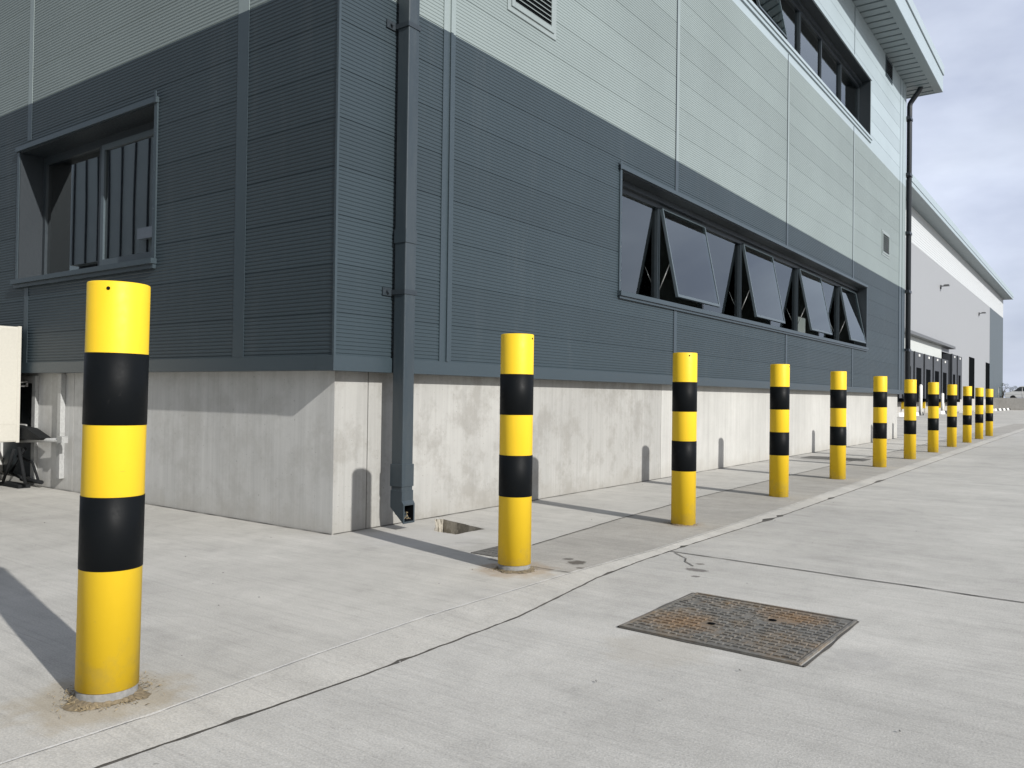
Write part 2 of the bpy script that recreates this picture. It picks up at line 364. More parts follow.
# edge strip
def arx(y): return lerp_tab([(-2.6, 2.09), (-1.9, 2.03), (-1.2, 2.0), (.05, 2.03), (1, 2.085), (3.4, 2.09), (7, 2.05), (20, 2.0)], y)
bm = bmesh.new()
ylist = ys_list(-30, 60)
sheet(bm, lambda y: arx(y), lambda y: arx(y)+.012+.5*abs(jag(y, 3, .006)), ylist, .001, .007)
sheet(bm, lambda y: arx(y)+.012+.5*abs(jag(y, 3, .006)), lambda y: edge_x(y)-.006-jag(y+5, 2, .006)-chip(y), ylist, .007, -.006)
tag(obj('edge_strip', bm, M['strip'], recalc=False), 'pale concrete channel along the slab edge', kind='structure')
bm = bmesh.new()
sheet(bm, lambda y: edge_x(y)-.09, lambda y: edge_x(y)+.07, ys_list(-30, 60), -.0098, -.0098)
tag(obj('edge_joint_filler', bm, M['joint'], recalc=False), 'dark filler in the slab edge joint', kind='structure')
bm = bmesh.new()
def arx(y): return lerp_tab([(-2.6, 2.09), (-1.9, 2.03), (-1.2, 2.0), (.05, 2.03), (1, 2.085), (3.4, 2.09), (7, 2.05), (20, 2.0)], y)
sheet(bm, lambda y: arx(y)+.006-max(0, jag(y, 6, .006)), lambda y: arx(y)+.014+max(0, jag(y, 7, .014)), ys_list(-30, 60), .0105, .0100)
tag(obj('arris_line', bm, M['arris'], recalc=False), 'scuffed white line of the apron arris', kind='structure')
# apron with the square hole beside the plinth
HOLE = [(.67, .60), (.685, .935), (.12, 1.10), (.065, 1.055), (.45, .61)]
bm = bmesh.new()
ax = lambda y: arx(y)+.001
sheet(bm, lambda y: -30, ax, ys_list(-30, .3), 0, 0)
sheet(bm, lambda y: -30, lambda y: -.01, [.3, 1.4], 0, 0); sheet(bm, lambda y: 1.0, ax, ys_list(.3, 1.4), 0, 0)
sheet(bm, lambda y: -30, ax, ys_list(1.4, 40), 0, 0)
outer = [bm.verts.new(p) for p in ((-.01, .3, 0), (1, .3, 0), (1, 1.4, 0), (-.01, 1.4, 0))]
def rag(poly, n=9, a=.007):
    out = []
    for i, p in enumerate(poly):
        q = poly[(i+1) % len(poly)]
        for k in range(n): 
            t = k/n; out.append((p[0]+(q[0]-p[0])*t+random.uniform(-a, a)*(k > 0), p[1]+(q[1]-p[1])*t+random.uniform(-a, a)*(k > 0)))
    return out
hp = rag(HOLE); inner = [bm.verts.new((x, y, 0)) for x, y in hp]
es = [bm.edges.new((outer[i], outer[(i+1) % 4])) for i in range(4)] + [bm.edges.new((inner[i], inner[(i+1) % len(inner)])) for i in range(len(inner))]
r = bmesh.ops.triangle_fill(bm, use_beauty=True, use_dissolve=False, edges=es)
bmesh.ops.recalc_face_normals(bm, faces=bm.faces)
for f in bm.faces:
    if f.normal.z < 0: f.normal_flip()
tag(obj('apron', bm, M['apron'], recalc=False), 'pale brushed concrete apron round the building', kind='structure')
# greyer bay between the long joint and the edge strip
def jx(y): return lerp_tab([(.04, 1.40), (.6, 1.36), (2.05, 1.24), (4, 1.15), (8.6, 1.12), (30, 1.15)], y)
bm = bmesh.new(); sheet(bm, jx, lambda y: arx(y)-.002, ys_list(.035, 40), .0025, .0025)
tag(obj('apron_bay', bm, M['bay'], recalc=False), 'darker slab bay under the bollard row', kind='structure')
# walls and rubble of the hole
bm = bmesh.new(); n = len(hp)
rp = random.Random(5)
top = [bm.verts.new((x, y, -.001)) for x, y in hp]
cxh = sum(p[0] for p in hp)/n; cyh = sum(p[1] for p in hp)/n
mid = [bm.verts.new((x+(cxh-x)*rp.uniform(0, .12), y+(cyh-y)*rp.uniform(0, .12), -.06+rp.uniform(-.02, .02))) for x, y in hp]
bot = [bm.verts.new((x+(cxh-x)*.15, y+(cyh-y)*.15, -.15+random.uniform(-.01, .015))) for x, y in hp]
for a, b in ((top, mid), (mid, bot)):
    for i in range(n): bm.faces.new((a[i], a[(i+1) % n], b[(i+1) % n], b[i]))
c0 = bm.verts.new((cxh, cyh, -.13))
for i in range(n): bm.faces.new((bot[i], bot[(i+1) % n], c0))
for k in range(70):
    x = cxh+random.uniform(-.22, .24); y = cyh+random.uniform(-.2, .16); s = random.uniform(.006, .03)
    if x < .45 and y < .85: continue
    mt = Matrix.Translation((x, y, -.125)) @ Matrix.Rotation(random.random()*6, 4, (random.random(), random.random(), 1)) @ Matrix.Diagonal((s, s*random.uniform(.6, 1.1), s*.7, 1))
    bmesh.ops.create_icosphere(bm, subdivisions=1, radius=1, matrix=mt)
tag(obj('open_pit', bm, M['rubble'], recalc=False), 'small broken out pit in the concrete beside the plinth', 'pit')

def joint(name, pts, wd, label, matl='joint', z=.0065, sd=0):
    """dirt filled joint: ragged thin line lying on the slab"""
    bm = bmesh.new(); prev = None
    for (a, b) in zip(pts, pts[1:]):
        a = Vector(a); b = Vector(b); n = max(2, int((b-a).length/.03)); nn = Vector((-(b-a).y, (b-a).x)).normalized()
        for i in range(n+1):
            p = a+(b-a)*i/n; s = i*.03+sd; wv = wd*(1+.7*noise.noise(Vector((s*7, sd, 0)))); off = wd*.8*noise.noise(Vector((s*3, sd+9, 0)))
            q = [bm.verts.new((p.x+nn.x*(off+wv/2), p.y+nn.y*(off+wv/2), z)), bm.verts.new((p.x+nn.x*(off-wv/2), p.y+nn.y*(off-wv/2), z))]
            if prev: bm.faces.new((prev[0], q[0], q[1], prev[1]))
            prev = q
    return tag(obj(name, bm, M[matl]), label, kind='structure')
joint('slab_joint', [(1.36, .60), (1.24, 2.05), (1.15, 4.0), (1.12, 8.6), (1.15, 30)], .014, 'long dirt line between apron slabs', sd=1)
joint('slab_joint', [(1.45, .02), (1.83, -.005), (2.04, .03)], .006, 'short cross joint at the second bollard', sd=4)
joint('slab_joint', [(2.17, 1.06), (4.2, .965), (12, .63)], .014, 'cross joint in the yard slab', z=-.002, sd=12)
joint('slab_joint', [(2.22, 1.03), (2.36, .90), (2.40, .80), (2.50, .70)], .007, 'short crack beside the edge strip', z=-.002, sd=15)
joint('slab_joint', [(.9, .32), (1.16, .47), (1.40, .47)], .004, 'short joint round the floor grate', sd=30)
for k, y in enumerate((14.0, 20.6, 27.5, 36)): joint('slab_joint', [(2.5, y), (14, y-.5)], .012, 'far cross joint in the yard slab', z=-.002, sd=20+k)
for k, y in enumerate((6.3, 12.2, 18.0)): joint('slab_joint', [(.02, y), (1.12, y-.02)], .008, 'cross joint between apron slabs', sd=40+k)
joint('slab_joint', [(.004, .01), (.004, 19.9)], .014, 'dirt line where apron meets plinth', sd=60)
joint('slab_joint', [(0, -.006), (-9, -.006)], .010, 'dirt line along the shaded plinth', sd=61)
joint('slab_joint', [(2.55, 15.2), (7, 14.2)], .02, 'faint scuff line across yard', 'arris', z=-.002, sd=71)

# pebbles
bm = bmesh.new()
for k in range(90):
    x = random.uniform(-2.5, 4.6); y = random.uniform(-3.4, 5); s = random.uniform(.002, .006)
    if (x-CAM.x)**2+(y-CAM.y)**2 < 1 or (x < .1 and y > -.05) or (2.76 < x < 3.63 and -.8 < y < .1): continue
    bmesh.ops.create_icosphere(bm, subdivisions=1, radius=1, matrix=Matrix.Translation((x, y, s*.4)) @ Matrix.Diagonal((s, s*random.uniform(.6, 1), s*.6, 1)))
tag(obj('pebbles', bm, M['ring']), 'tiny stones lying about the concrete', 'stones', kind='stuff')

# ------------------------------------------------------------------ near building
X0, Y0 = .12, -.12          # cladding planes
YE, ZS, PITCH = 20.15, 9.60, .35/12
bld = thing('warehouse_building', 'dark and pale grey ribbed metal office block on a concrete plinth', 'building')
def ribbed(bm, axis, u0, u1, z0, z1, ribs=True, dep=.0042):
    """micro ribbed panel on plane x=X0 (axis 0, u along y) or y=Y0 (axis 1, u along x), a seam every 0.35 m"""
    prof = []
    if not ribs:
        k = math.floor((z0-1.25)/.35); zs = [z0]; prof.append((z0, 0))
        while 1.25+.35*(k+1) < z1-.01:
            k += 1; zz = 1.25+.35*k
            if zz > z0+.01: prof += [(zz-.004, 0), (zz-.002, -.004), (zz+.002, -.004), (zz+.004, 0)]
        prof.append((z1, 0))
    else:
        i0 = math.floor((z0-1.25)/PITCH)-1; i1 = math.ceil((z1-1.25)/PITCH)+1; full = []
        for i in range(i0, i1):
            z = 1.25+i*PITCH; s = 1.6 if i % 12 == 0 else 1
            full += [(z, 0), (z+PITCH*.12, -dep*s), (z+PITCH*.34, -dep*s), (z+PITCH*.52, 0)]
        def at(z):
            for (a, da), (b, db) in zip(full, full[1:]):
                if a <= z <= b: return da+(db-da)*(z-a)/(b-a)
            return 0
        prof = [(z0, at(z0))]+[p for p in full if z0+1e-4 < p[0] < z1-1e-4]+[(z1, at(z1))]
    prev = None
    for z, d in prof:
        row = [bm.verts.new((X0+d, u, z) if axis == 0 else (u, Y0-d, z)) for u in (u0, u1)]
        if prev:
            f = (prev[0], prev[1], row[1], row[0]); f = f if axis == 0 else (prev[0], prev[1], row[1], row[0])
            bm.faces.new(f)
        prev = row
ZB, ZC1, ZC2 = 1.25, 4.05, 6.85
W1 = (4.08, 15.78, 2.22, 3.60)      # lower ribbon window y0 y1 z0 z1
W2 = (4.08, 16.00, 7.10, 8.44)      # upper ribbon window
WL = (-4.88, -2.25, 2.19, 3.57)     # left window x0 x1 z0 z1
XL = -14.0
def region(bm, axis, a0, a1, z0, z1, hole, ribs=True):
    if hole is None or hole[2] >= z1 or hole[3] <= z0: return ribbed(bm, axis, a0, a1, z0, z1, ribs)
    h0, h1, hz0, hz1 = hole
    if hz0 > z0: ribbed(bm, axis, a0, a1, z0, hz0, ribs)
    if hz1 < z1: ribbed(bm, axis, a0, a1, hz1, z1, ribs)
    zz0, zz1 = max(z0, hz0), min(z1, hz1)
    ribbed(bm, axis, a0, h0, zz0, zz1, ribs); ribbed(bm, axis, h1, a1, zz0, zz1, ribs)
def panel_part(z0, z1, hole0, hole1, m_, ribs, name='cladding', ztop_left=None):
    bm = bmesh.new(); region(bm, 0, Y0, YE, z0, z1, hole0, ribs); nf = len(bm.faces)
    region(bm, 1, XL, X0, z0, z1, hole1, ribs)
    bm.faces.ensure_lookup_table()
    for i, f in enumerate(bm.faces):
        f.normal_update()
        if (i < nf and f.normal.x < 0) or (i >= nf and f.normal.y > 0): f.normal_flip()
    return obj(name, bm, m_, bld, recalc=False)
p_ = panel_part(ZB, ZC1, W1, WL, M['dark'], True); p_['label'] = 'anthracite micro ribbed lower cladding'
p_ = panel_part(ZC1, ZC2, None, None, M['light'], True); p_['label'] = 'grey green ribbed middle cladding'
p_ = panel_part(ZC2, ZS+.1, W2, None, M['white'], False); p_['label'] = 'pale smooth upper cladding'
# end and back walls, so the block has depth
boxes('back_wall', [(XL, X0-.01, YE-.02, YE, ZB, ZS+.1), (XL-.1, XL, Y0+.01, YE, 0, ZS+.1)], M['light'], bld)
boxes('end_plinth', [(XL, -.02, 19.85, 19.95, 0, ZB)], M['plinthR'], bld)

# plinth
def plinth():
    bm = bmesh.new()
    # right face in cast panels with narrow grooves, chamfered corner
    cuts = [0.0, .335, 5.42, 6.50, 10.6, 14.75, 19.95]; g_ = .005
    for i, (a, b) in enumerate(zip(cuts, cuts[1:])):
        box(bm, -.25, 0, a+(g_ if i else .002), b-g_, -.02, 1.30)
    box(bm, -.2, -.010, .3, 19.9, 0, 1.28)
    return obj('plinth', bm, M['plinthR'], bld)
plinth()['label'] = 'sunlit cast concrete plinth along the bollards'
bm = bmesh.new()
cuts = [-.252, -3.86, -4.60]
box(bm, -3.86+.004, -.002, 0.001, .25, -.02, 1.30); box(bm, -4.62, -3.86-.004, 0.001, .25, -.02, 1.30)
box(bm, XL, -5.75, .001, .25, -.02, 1.30); box(bm, -5.75, -4.62, .001, .25, 1.16, 1.30)
box(bm, -5.75, -4.62, .001, .25, -.02, .06)
obj('plinth', bm, M['plinthL'], bld)['label'] = 'streaked concrete plinth on the shaded side'
boxes('service_door', [(-5.75, -4.62, .12, .16, .06, 1.16)], M['frame'], bld)
d_ = boxes('door_frame', [(-4.70, -4.625, -.035, .10, .05, 1.17), (-5.75, -4.70, -.03, .08, 1.09, 1.16)], M['zinc'], bld)
bm = bmesh.new(); 
for z in (1.06, 1.10, .60, .64): tube(bm, [(-5.7, -.05, z), (-4.78, -.05, z)], .011, 8)
tube(bm, [(-4.78, -.05, 1.10), (-4.78, -.05, 1.06)], .011, 8); tube(bm, [(-4.78, -.05, .64), (-4.78, -.05, .60)], .011, 8)
obj('guard_rail', bm, M['steel'], bld)
boxes('trunking', [(-4.10, -4.03, -.05, 0, .12, 1.19)], M['zinc'], bld, bev=.004)

# flashings: base drip, corner, seam covers
bm = bmesh.new()
box(bm, -.05, X0+.014, Y0-.014, YE+.01, 1.195, 1.305); box(bm, XL, X0+.012, Y0-.012, .10, 1.1965, 1.3035)
obj('base_flashing', bm, M['darktrim'], bld)
def vtrim(y, wd, z0, z1, m_, lip=True):
    bm = bmesh.new(); box(bm, X0-.002, X0+.007, y-wd/2, y+wd/2, z0, z1)
    if lip: box(bm, X0+.007, X0+.020, y+wd*.02, y+wd*.22, z0, z1)
    return obj('seam_cover', bm, m_, bld)
for y in (1.08,): 
    vtrim(y, .15, 1.305, ZC1, M['darktrim']); vtrim(y, .15, ZC1, ZC2, M['lighttrim']); vtrim(y, .13, ZC2, ZS, M['whitetrim'])
def seam(y, segs, wd=.075):
    for z0, z1, m_ in segs: 
        bm = bmesh.new(); box(bm, X0-.002, X0+.005, y-wd/2, y+wd/2, z0, z1); obj('seam_cover', bm, m_, bld)
    boxes('seam_groove', [(X0-.001, X0+.0065, y-wd/2-.016, y-wd/2, segs[0][0], segs[-1][1])], M['frame'], bld)
for y in (5.55, 10.02, 14.55):
    seam(y, [(1.305, W1[2]-.06, M['darktrim'])])
    seam(y, [(W1[3]+.05, ZC1, M['darktrim']), (ZC1, ZC2, M['lighttrim']), (ZC2, W2[2]-.14, M['whitetrim'])])
    seam(y, [(W2[3]+.05, ZS, M['whitetrim'])], .05)
for y in (18.35, 19.45):
    boxes('seam_groove', [(X0-.001, X0+.006, y-.012, y+.012, 1.305, ZS)], M['darktrim'], bld) if y < 0 else None
for z0, z1, m_ in ((1.305, ZC1, M['darktrim']), (ZC1, ZC2, M['lighttrim']), (ZC2, ZS, M['whitetrim'])):
    boxes('corner_flashing', [(X0-.03, X0+.010, YE-.75, YE+.012, z0, z1), (X0+.01, X0+.022, YE-.44, YE-.36, z0, z1)], m_, bld)
    boxes('corner_flashing', [(X0-.012, X0+.008, Y0-.008, Y0+.012, z0, z1)], m_, bld)
# left facade seams
for x, wd in ((-.995, .14), (-4.68, .09)):
    for z0, z1, m_ in ((1.305, ZC1, M['darktrim']), (ZC1, ZC2, M['lighttrim'])):
        if x < -4 and z0 < 2: 
            boxes('seam_cover', [(x-wd/2, x+wd/2, Y0-.003, Y0+.002, 3.66, z1)], m_, bld)
            boxes('seam_cover', [(x-wd/2, x+wd/2, Y0-.003, Y0+.002, z0, 2.1)], m_, bld); continue
        boxes('seam_cover', [(x-wd/2, x+wd/2, Y0-.003, Y0+.002, z0, z1)], m_, bld)

# --- ribbon windows
def ribbon(W, fm, step, starts, is_open, tops, with_sill, surround):
    y0, y1, z0, z1 = W; dep = .26; xi = X0-dep
    bm = bmesh.new()     # reveal lining
    box(bm, xi, X0+.004, y0-.004, y0+.012, z0, z1); box(bm, xi, X0+.004, y1-.012, y1+.004, z0, z1)
    box(bm, xi, X0+.004, y0, y1, z1-.012, z1+.004); box(bm, xi, X0+.004, y0, y1, z0-.004, z0+.012)
    obj('window_reveal', bm, M['reveal'], bld)
    bm = bmesh.new()     # outer flashing surround
    box(bm, X0-.005, X0+.030, y0-.05, y1+.05, z1, z1+.045); box(bm, X0-.005, X0+.014, y0-.045, y0, z0, z1-.001)
    box(bm, X0-.005, X0+.014, y1, y1+.045, z0, z1-.001)
    box(bm, X0-.005, X0+.050, y0-.06, y1+.06, z0-.05, z0+.002); box(bm, X0-.005, X0+.028, y0-.05, y1+.05, z0-.08-with_sill, z0-.051)
    box(bm, X0+.03, X0+.036, y0-.075, y0-.045, z1-.01, z1+.085)
    k = z0+.12
    while k < z1-.05:
        for yy in (y0-.022, y1+.022):
            bmesh.ops.create_icosphere(bm, subdivisions=1, radius=.006, matrix=Matrix.Translation((X0+.014, yy, k)))
        k += .38
    obj('window_surround', bm, surround, bld)
    # frame with mullions
    bm = bmesh.new(); t = .05; xg0, xg1 = xi-.05, xi+.022
    hd = z1-tops
    box(bm, xg0, xg1, y0+.012, y1-.012, hd, z1-.012); box(bm, xg0, xg1, y0+.012, y1-.012, z0+.012, z0+.06)
    box(bm, xg0+.001, xg1-.001, y0+.012, y0+.055, z0+.06, hd); box(bm, xg0+.001, xg1-.001, y1-.055, y1-.012, z0+.06, hd)
    for i, (y, big) in enumerate(starts):
        w_ = .075 if big else .05
        box(bm, xg0+.001, xg1+(.008 if big else 0), y-w_/2, y+w_/2, z0+.06, hd)
        if big: box(bm, xg1+.008, xg1+.020, y-.012, y+.004, z0+.06, hd)
    box(bm, xg1, xg1+.06, y0+.012, y1-.012, z1-.075, z1-.013)
    fr = obj('window_frame', bm, M['frame'], bld)
    ys = [y0+.05]+[s[0] for s in starts]+[y1-.05]
    for i, (a, b) in enumerate(zip(ys, ys[1:])):
        if i in is_open:
            # top hung sash swung outwards about its head
            ang = is_open[i]; H_ = hd-(z0+.055); yc0, yc1 = a+.03, b-.03
            def P(u, dn, th): return (xi+.022+math.sin(ang)*dn+math.cos(ang)*th, u, hd+.01-math.cos(ang)*dn+math.sin(ang)*th)
            def sbox(bm, u0, u1, d0, d1, t0, t1):
                vs = [bm.verts.new(P(u, d, tt)) for tt in (t0, t1) for d in (d0, d1) for u in (u0, u1)]
                for f in [(0,2,3,1), (4,5,7,6), (0,1,5,4), (2,6,7,3), (0,4,6,2), (1,3,7,5)]: bm.faces.new([vs[j] for j in f])
            bm = bmesh.new(); q = .032
            sbox(bm, yc0, yc0+q, 0, H_, 0, .036); sbox(bm, yc1-q, yc1, 0, H_, 0, .036)
            sbox(bm, yc0+q, yc1-q, 0, q*.9, 0.001, .035); sbox(bm, yc0+q, yc1-q, H_-q*1.1, H_, .001, .035)
            s_ = obj('sash', bm, M['sash'], bld); s_['label'] = 'top hung sash propped open'
            bm = bmesh.new(); sbox(bm, yc0+q-.005, yc1-q+.005, q*.8, H_-q, .022, .030); obj('pane', bm, M['glass'], s_)
            for yy in (yc0+.02, yc1-.02):
                bm = bmesh.new(); tube(bm, [(xi, yy, z0+.16), P(yy, H_*.62, 0)], .007, 6); obj('stay_arm', bm, M['steel'], s_)
        else:
            bm = bmesh.new(); box(bm, xi-.022, xi-.012, a+.02, b-.02, z0+.058, hd+.002); obj('pane', bm, M['glass'], fr)
    for i in is_open:
        a = ys[i]; boxes('gap_panel', [(xi-.34, xi-.33, a+.02, a+.62, z0+.02, hd)], M['gap_panel'], bld)  # added panel that lightens the view into the gap beside the sash
    return fr
st = 1.465
s1 = [(4.06+st*k, k % 2 == 1) for k in range(1, 8)]
ribbon(W1, 0, st, s1, {1: R(11.5), 3: R(11), 5: R(11.5), 7: R(11)}, .13, 0, M['darktrim'])
ribbon(W2, 0, st, [(4.06+st*k, k % 2 == 1) for k in range(1, 8)], {3: R(11)}, .13, .03, M['whitetrim'])
# --- left window
x0, x1, z0, z1 = WL; yi = Y0+.26
boxes('window_reveal', [(x0-.004, x0+.012, Y0-.004, yi, z0, z1), (x1-.012, x1+.004, Y0-.004, yi, z0, z1),
                        (x0, x1, Y0-.004, yi, z1-.012, z1+.004), (x0, x1, Y0-.004, yi, z0-.004, z0+.012)], M['reveal'], bld)
bm = bmesh.new()
box(bm, x0-.05, x1+.05, Y0-.034, Y0+.005, z1, z1+.05); box(bm, x0-.045, x0, Y0-.014, Y0+.005, z0, z1-.001); box(bm, x1, x1+.045, Y0-.014, Y0+.005, z0, z1-.001)
box(bm, x0-.06, x1+.06, Y0-.055, Y0+.005, z0-.045, z0+.002); box(bm, x0-.05, x1+.05, Y0-.03, Y0+.005, z0-.085, z0-.046)
box(bm, x1+.045, x1+.07, Y0-.040, Y0-.034, z1-.01, z1+.09)
k = z0+.1
while k < z1:
    for xx in (x0-.022, x1+.022): bmesh.ops.create_icosphere(bm, subdivisions=1, radius=.0065, matrix=Matrix.Translation((xx, Y0-.014, k)))
    k += .34
obj('window_surround', bm, M['darktrim'], bld)
bm = bmesh.new(); XM = -3.62
box(bm, x0+.012, x1-.012, yi-.03, yi+.05, z1-.09, z1-.012); box(bm, x0+.012, x1-.012, yi-.03, yi+.05, z0+.012, z0+.07)
box(bm, x0+.012, x0+.07, yi-.029, yi+.049, z0+.07, z1-.09); box(bm, x1-.06, x1-.012, yi-.029, yi+.049, z0+.07, z1-.09)
box(bm, XM-.04, XM+.04, yi-.032, yi+.048, z0+.07, z1-.09)
fr = obj('window_frame', bm, M['frame'], bld)
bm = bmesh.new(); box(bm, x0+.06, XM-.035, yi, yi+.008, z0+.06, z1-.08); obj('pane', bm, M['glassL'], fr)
bm = bmesh.new(); a, b = XM+.042, x1-.062
box(bm, a, a+.055, yi-.055, yi-.005, z0+.075, z1-.095); box(bm, b-.055, b, yi-.055, yi-.005, z0+.075, z1-.095)
box(bm, a+.055, b-.055, yi-.054, yi-.006, z0+.075, z0+.135); box(bm, a+.055, b-.055, yi-.054, yi-.006, z1-.15, z1-.095)
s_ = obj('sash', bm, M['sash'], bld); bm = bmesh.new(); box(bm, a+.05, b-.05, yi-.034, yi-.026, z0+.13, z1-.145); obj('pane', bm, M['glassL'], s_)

# rooms behind the glass (open towards the windows, real ceilings and floors)
def room(nm, x0, x1, y0, y1, z0, z1, open_):
    bm = bmesh.new(); t = .05
    L6 = {'x0': (x0-t, x0, y0, y1, z0, z1), 'x1': (x1, x1+t, y0, y1, z0, z1), 'y0': (x0, x1, y0-t, y0, z0, z1), 'y1': (x0, x1, y1, y1+t, z0, z1),
          'z0': (x0, x1, y0, y1, z0-t, z0), 'z1': (x0, x1, y0, y1, z1, z1+t)}
    for k_, b_ in L6.items():
        if k_ != open_: box(bm, *b_)
    return obj('room', bm, M['room'], bld)
# three rooms
room('r', -3.6, -.20, 3.9, 16.2, 1.5, 3.75, 'x1'); room('r', -3.6, -.20, 3.9, 16.2, 6.3, 8.7, 'x1'); room('r', -5.0, -2.1, .21, 2.6, 1.5, 3.75, 'y0')

# vents
def louvre(y0, y1, z0, z1, n_, m_, rim=.05):
    bm = bmesh.new()
    box(bm, X0-.01, X0+.02, y0, y0+rim, z0, z1); box(bm, X0-.01, X0+.02, y1-rim, y1, z0, z1)
    box(bm, X0-.01, X0+.021, y0+rim, y1-rim, z0, z0+rim); box(bm, X0-.01, X0+.021, y0+rim, y1-rim, z1-rim, z1)
    box(bm, X0-.01, X0+.008, y0-.05, y1+.05, z0-.05, z1+.05)
    f = obj('louvre', bm, m_, bld)
    boxes('vent_void', [(X0+.004, X0+.009, y0+rim, y1-rim, z0+rim, z1-rim)], M['black'], f)
    bm = bmesh.new(); hh = (z1-z0-2*rim)/n_
    for i in range(n_):
        z = z0+rim+i*hh
        vs = [bm.verts.new(p) for p in ((X0+.022, y0+rim, z), (X0+.022, y1-rim, z), (X0+.010, y1-rim, z+hh*.34), (X0+.010, y0+rim, z+hh*.34),
                                        (X0+.020, y0+rim, z-.003), (X0+.020, y1-rim, z-.003), (X0+.009, y1-rim, z+hh*.30), (X0+.009, y0+rim, z+hh*.30))]
        for q in ((0,1,2,3), (7,6,5,4), (0,4,5,1), (2,6,7,3)): bm.faces.new([vs[j] for j in q])
    obj('blades', bm, m_, f)
louvre(1.93, 2.64, 4.61, 5.35, 14, M['louvre']); louvre(17.36, 18.12, 4.64, 5.16, 8, M['louvre'], .04)
louvre(17.62, 18.32, 9.12, 9.54, 6, M['darktrim'], .03)

# roof with overhang, soffit and fascia
XO, YR = .885, 21.1
bm = bmesh.new()
y = -.3
while y < YR-.02:
    a = y; b = min(YR-.02, y+.33)
    box(bm, X0-.05 if b < YE else -1.5, XO-.20, a+.075, b, ZS, ZS+.06); box(bm, X0-.05, XO-.20, a, a+.075, ZS+.035, ZS+.06); y += .33
box(bm, XO-.20, XO-.004, -.3, YR-.02, ZS-.012, ZS+.04)
obj('soffit', bm, M['soffit'], bld)
boxes('fascia', [(XO-.02, XO, -.3, YR, ZS-.015, ZS+.42), (-1.5, XO-.02, YR-.02, YR, ZS-.015, ZS+.42)], M['whitetrim'], bld)
boxes('fascia_gap', [(XO-.03, XO-.012, -.3, YR-.015, ZS+.42, ZS+.445)], M['frame'], bld)  # dark strip set in the gap between fascia and roof edge
bm = bmesh.new(); box(bm, XL-.1, XO+.03, -.3, YR+.02, ZS+.445, ZS+.70, bev=.012); box(bm, XL, XO-.06, -.28, YR-.03, ZS+.05, ZS+.444)
obj('roof', bm, M['whitetrim'], bld)
# square downpipe by the corner
bm = bmesh.new(); PX0, PX1, PY0, PY1 = .150, .264, .445, .562
box(bm, PX0, PX1, PY0, PY1, .20, 9.9, bev=.008)
dp = obj('downpipe', bm, M['pipe'], bld)
bm = bmesh.new()
pf = [(PX0, .30), (PX0, .17), (PX1+.022, .055), (PX1+.022, .200), (PX1+.004, .225), (PX1+.004, .30)]
for (yy) in (PY0-.004, PY1+.004): pass
va = [bm.verts.new((x, PY0-.004, z)) for x, z in pf]; vb = [bm.verts.new((x, PY1+.004, z)) for x, z in pf]
bm.faces.new(va); bm.faces.new(vb[::-1])
for i in range(6):
    if i == 2: continue
    bm.faces.new((va[i], va[(i+1) % 6], vb[(i+1) % 6], vb[i]))
# wall thickness and dark throat
ins = .010
o4 = [va[2], vb[2], vb[3], va[3]]
xin = PX1+.022
i4 = [bm.verts.new(p) for p in ((xin, PY0+ins, .055+ins*1.5), (xin, PY1-ins, .055+ins*1.5), (xin, PY1-ins, .200-ins), (xin, PY0+ins, .200-ins))]
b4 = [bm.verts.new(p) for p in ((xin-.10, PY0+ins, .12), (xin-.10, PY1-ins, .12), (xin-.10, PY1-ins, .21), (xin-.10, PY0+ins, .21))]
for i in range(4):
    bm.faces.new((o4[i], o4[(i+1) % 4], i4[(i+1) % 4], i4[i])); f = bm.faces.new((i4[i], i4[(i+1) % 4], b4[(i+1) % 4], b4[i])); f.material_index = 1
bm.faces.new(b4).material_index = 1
obj('shoe', bm, [M['pipe'], M['black']], dp)
bm = bmesh.new()
for k in range(26):
    s = random.uniform(.003, .007); bmesh.ops.create_icosphere(bm, subdivisions=1, radius=s, matrix=Matrix.Translation((xin-.035+random.uniform(-.03, .025), random.uniform(PY0+.02, PY1-.02), .10+random.uniform(-.02, .03))))
obj('leaf_litter', bm, M['leaf'], dp)
bm = bmesh.new(); box(bm, PX0-.006, PX1+.006, PY0-.007, PY1+.007, .33, .50, bev=.004); obj('collar', bm, M['pipe'], dp)
for z in (2.24, 4.18): boxes('pipe_joint', [(PX0-.004, PX1+.004, PY0-.004, PY1+.004, z-.05, z+.05), (PX0-.006, PX1+.006, PY0-.006, PY1+.006, z-.055, z-.048)], M['pipe'], dp, bev=.001)
for z in (1.81, 3.85, 5.9, 7.8, 9.3):
    bm = bmesh.new(); box(bm, X0-.002, PX1+.006, PY0-.010, PY1+.010, z-.018, z+.018); box(bm, X0, X0+.012, PY0-.10, PY0-.01, z-.03, z+.03)
    tube(bm, [(X0+.012, PY0-.055, z), (X0+.035, PY0-.055, z)], .012, 8)
    obj('bracket', bm, M['frame'], dp)
# black round drainpipe on the far corner
bm = bmesh.new(); px, py = .165, 20.42
tube(bm, [(.43, py, ZS+.03), (.43, py, ZS-.02), (.40, py, ZS-.09), (px+.05, py, ZS-.34), (px+.012, py, ZS-.40), (px, py, ZS-.48), (px, py, 0.0)], .068, 16, ref=(0, 1, 0))
dp2 = obj('drainpipe', bm, M['bpipe'], bld)
for z in (8.75, 7.2, 5.6, 4.0, 2.4, 1.1):
    bm = bmesh.new(); box(bm, px-.074, px+.074, YE, py+.074, z-.035, z+.035); obj('bracket', bm, M['bpipe'], dp2)

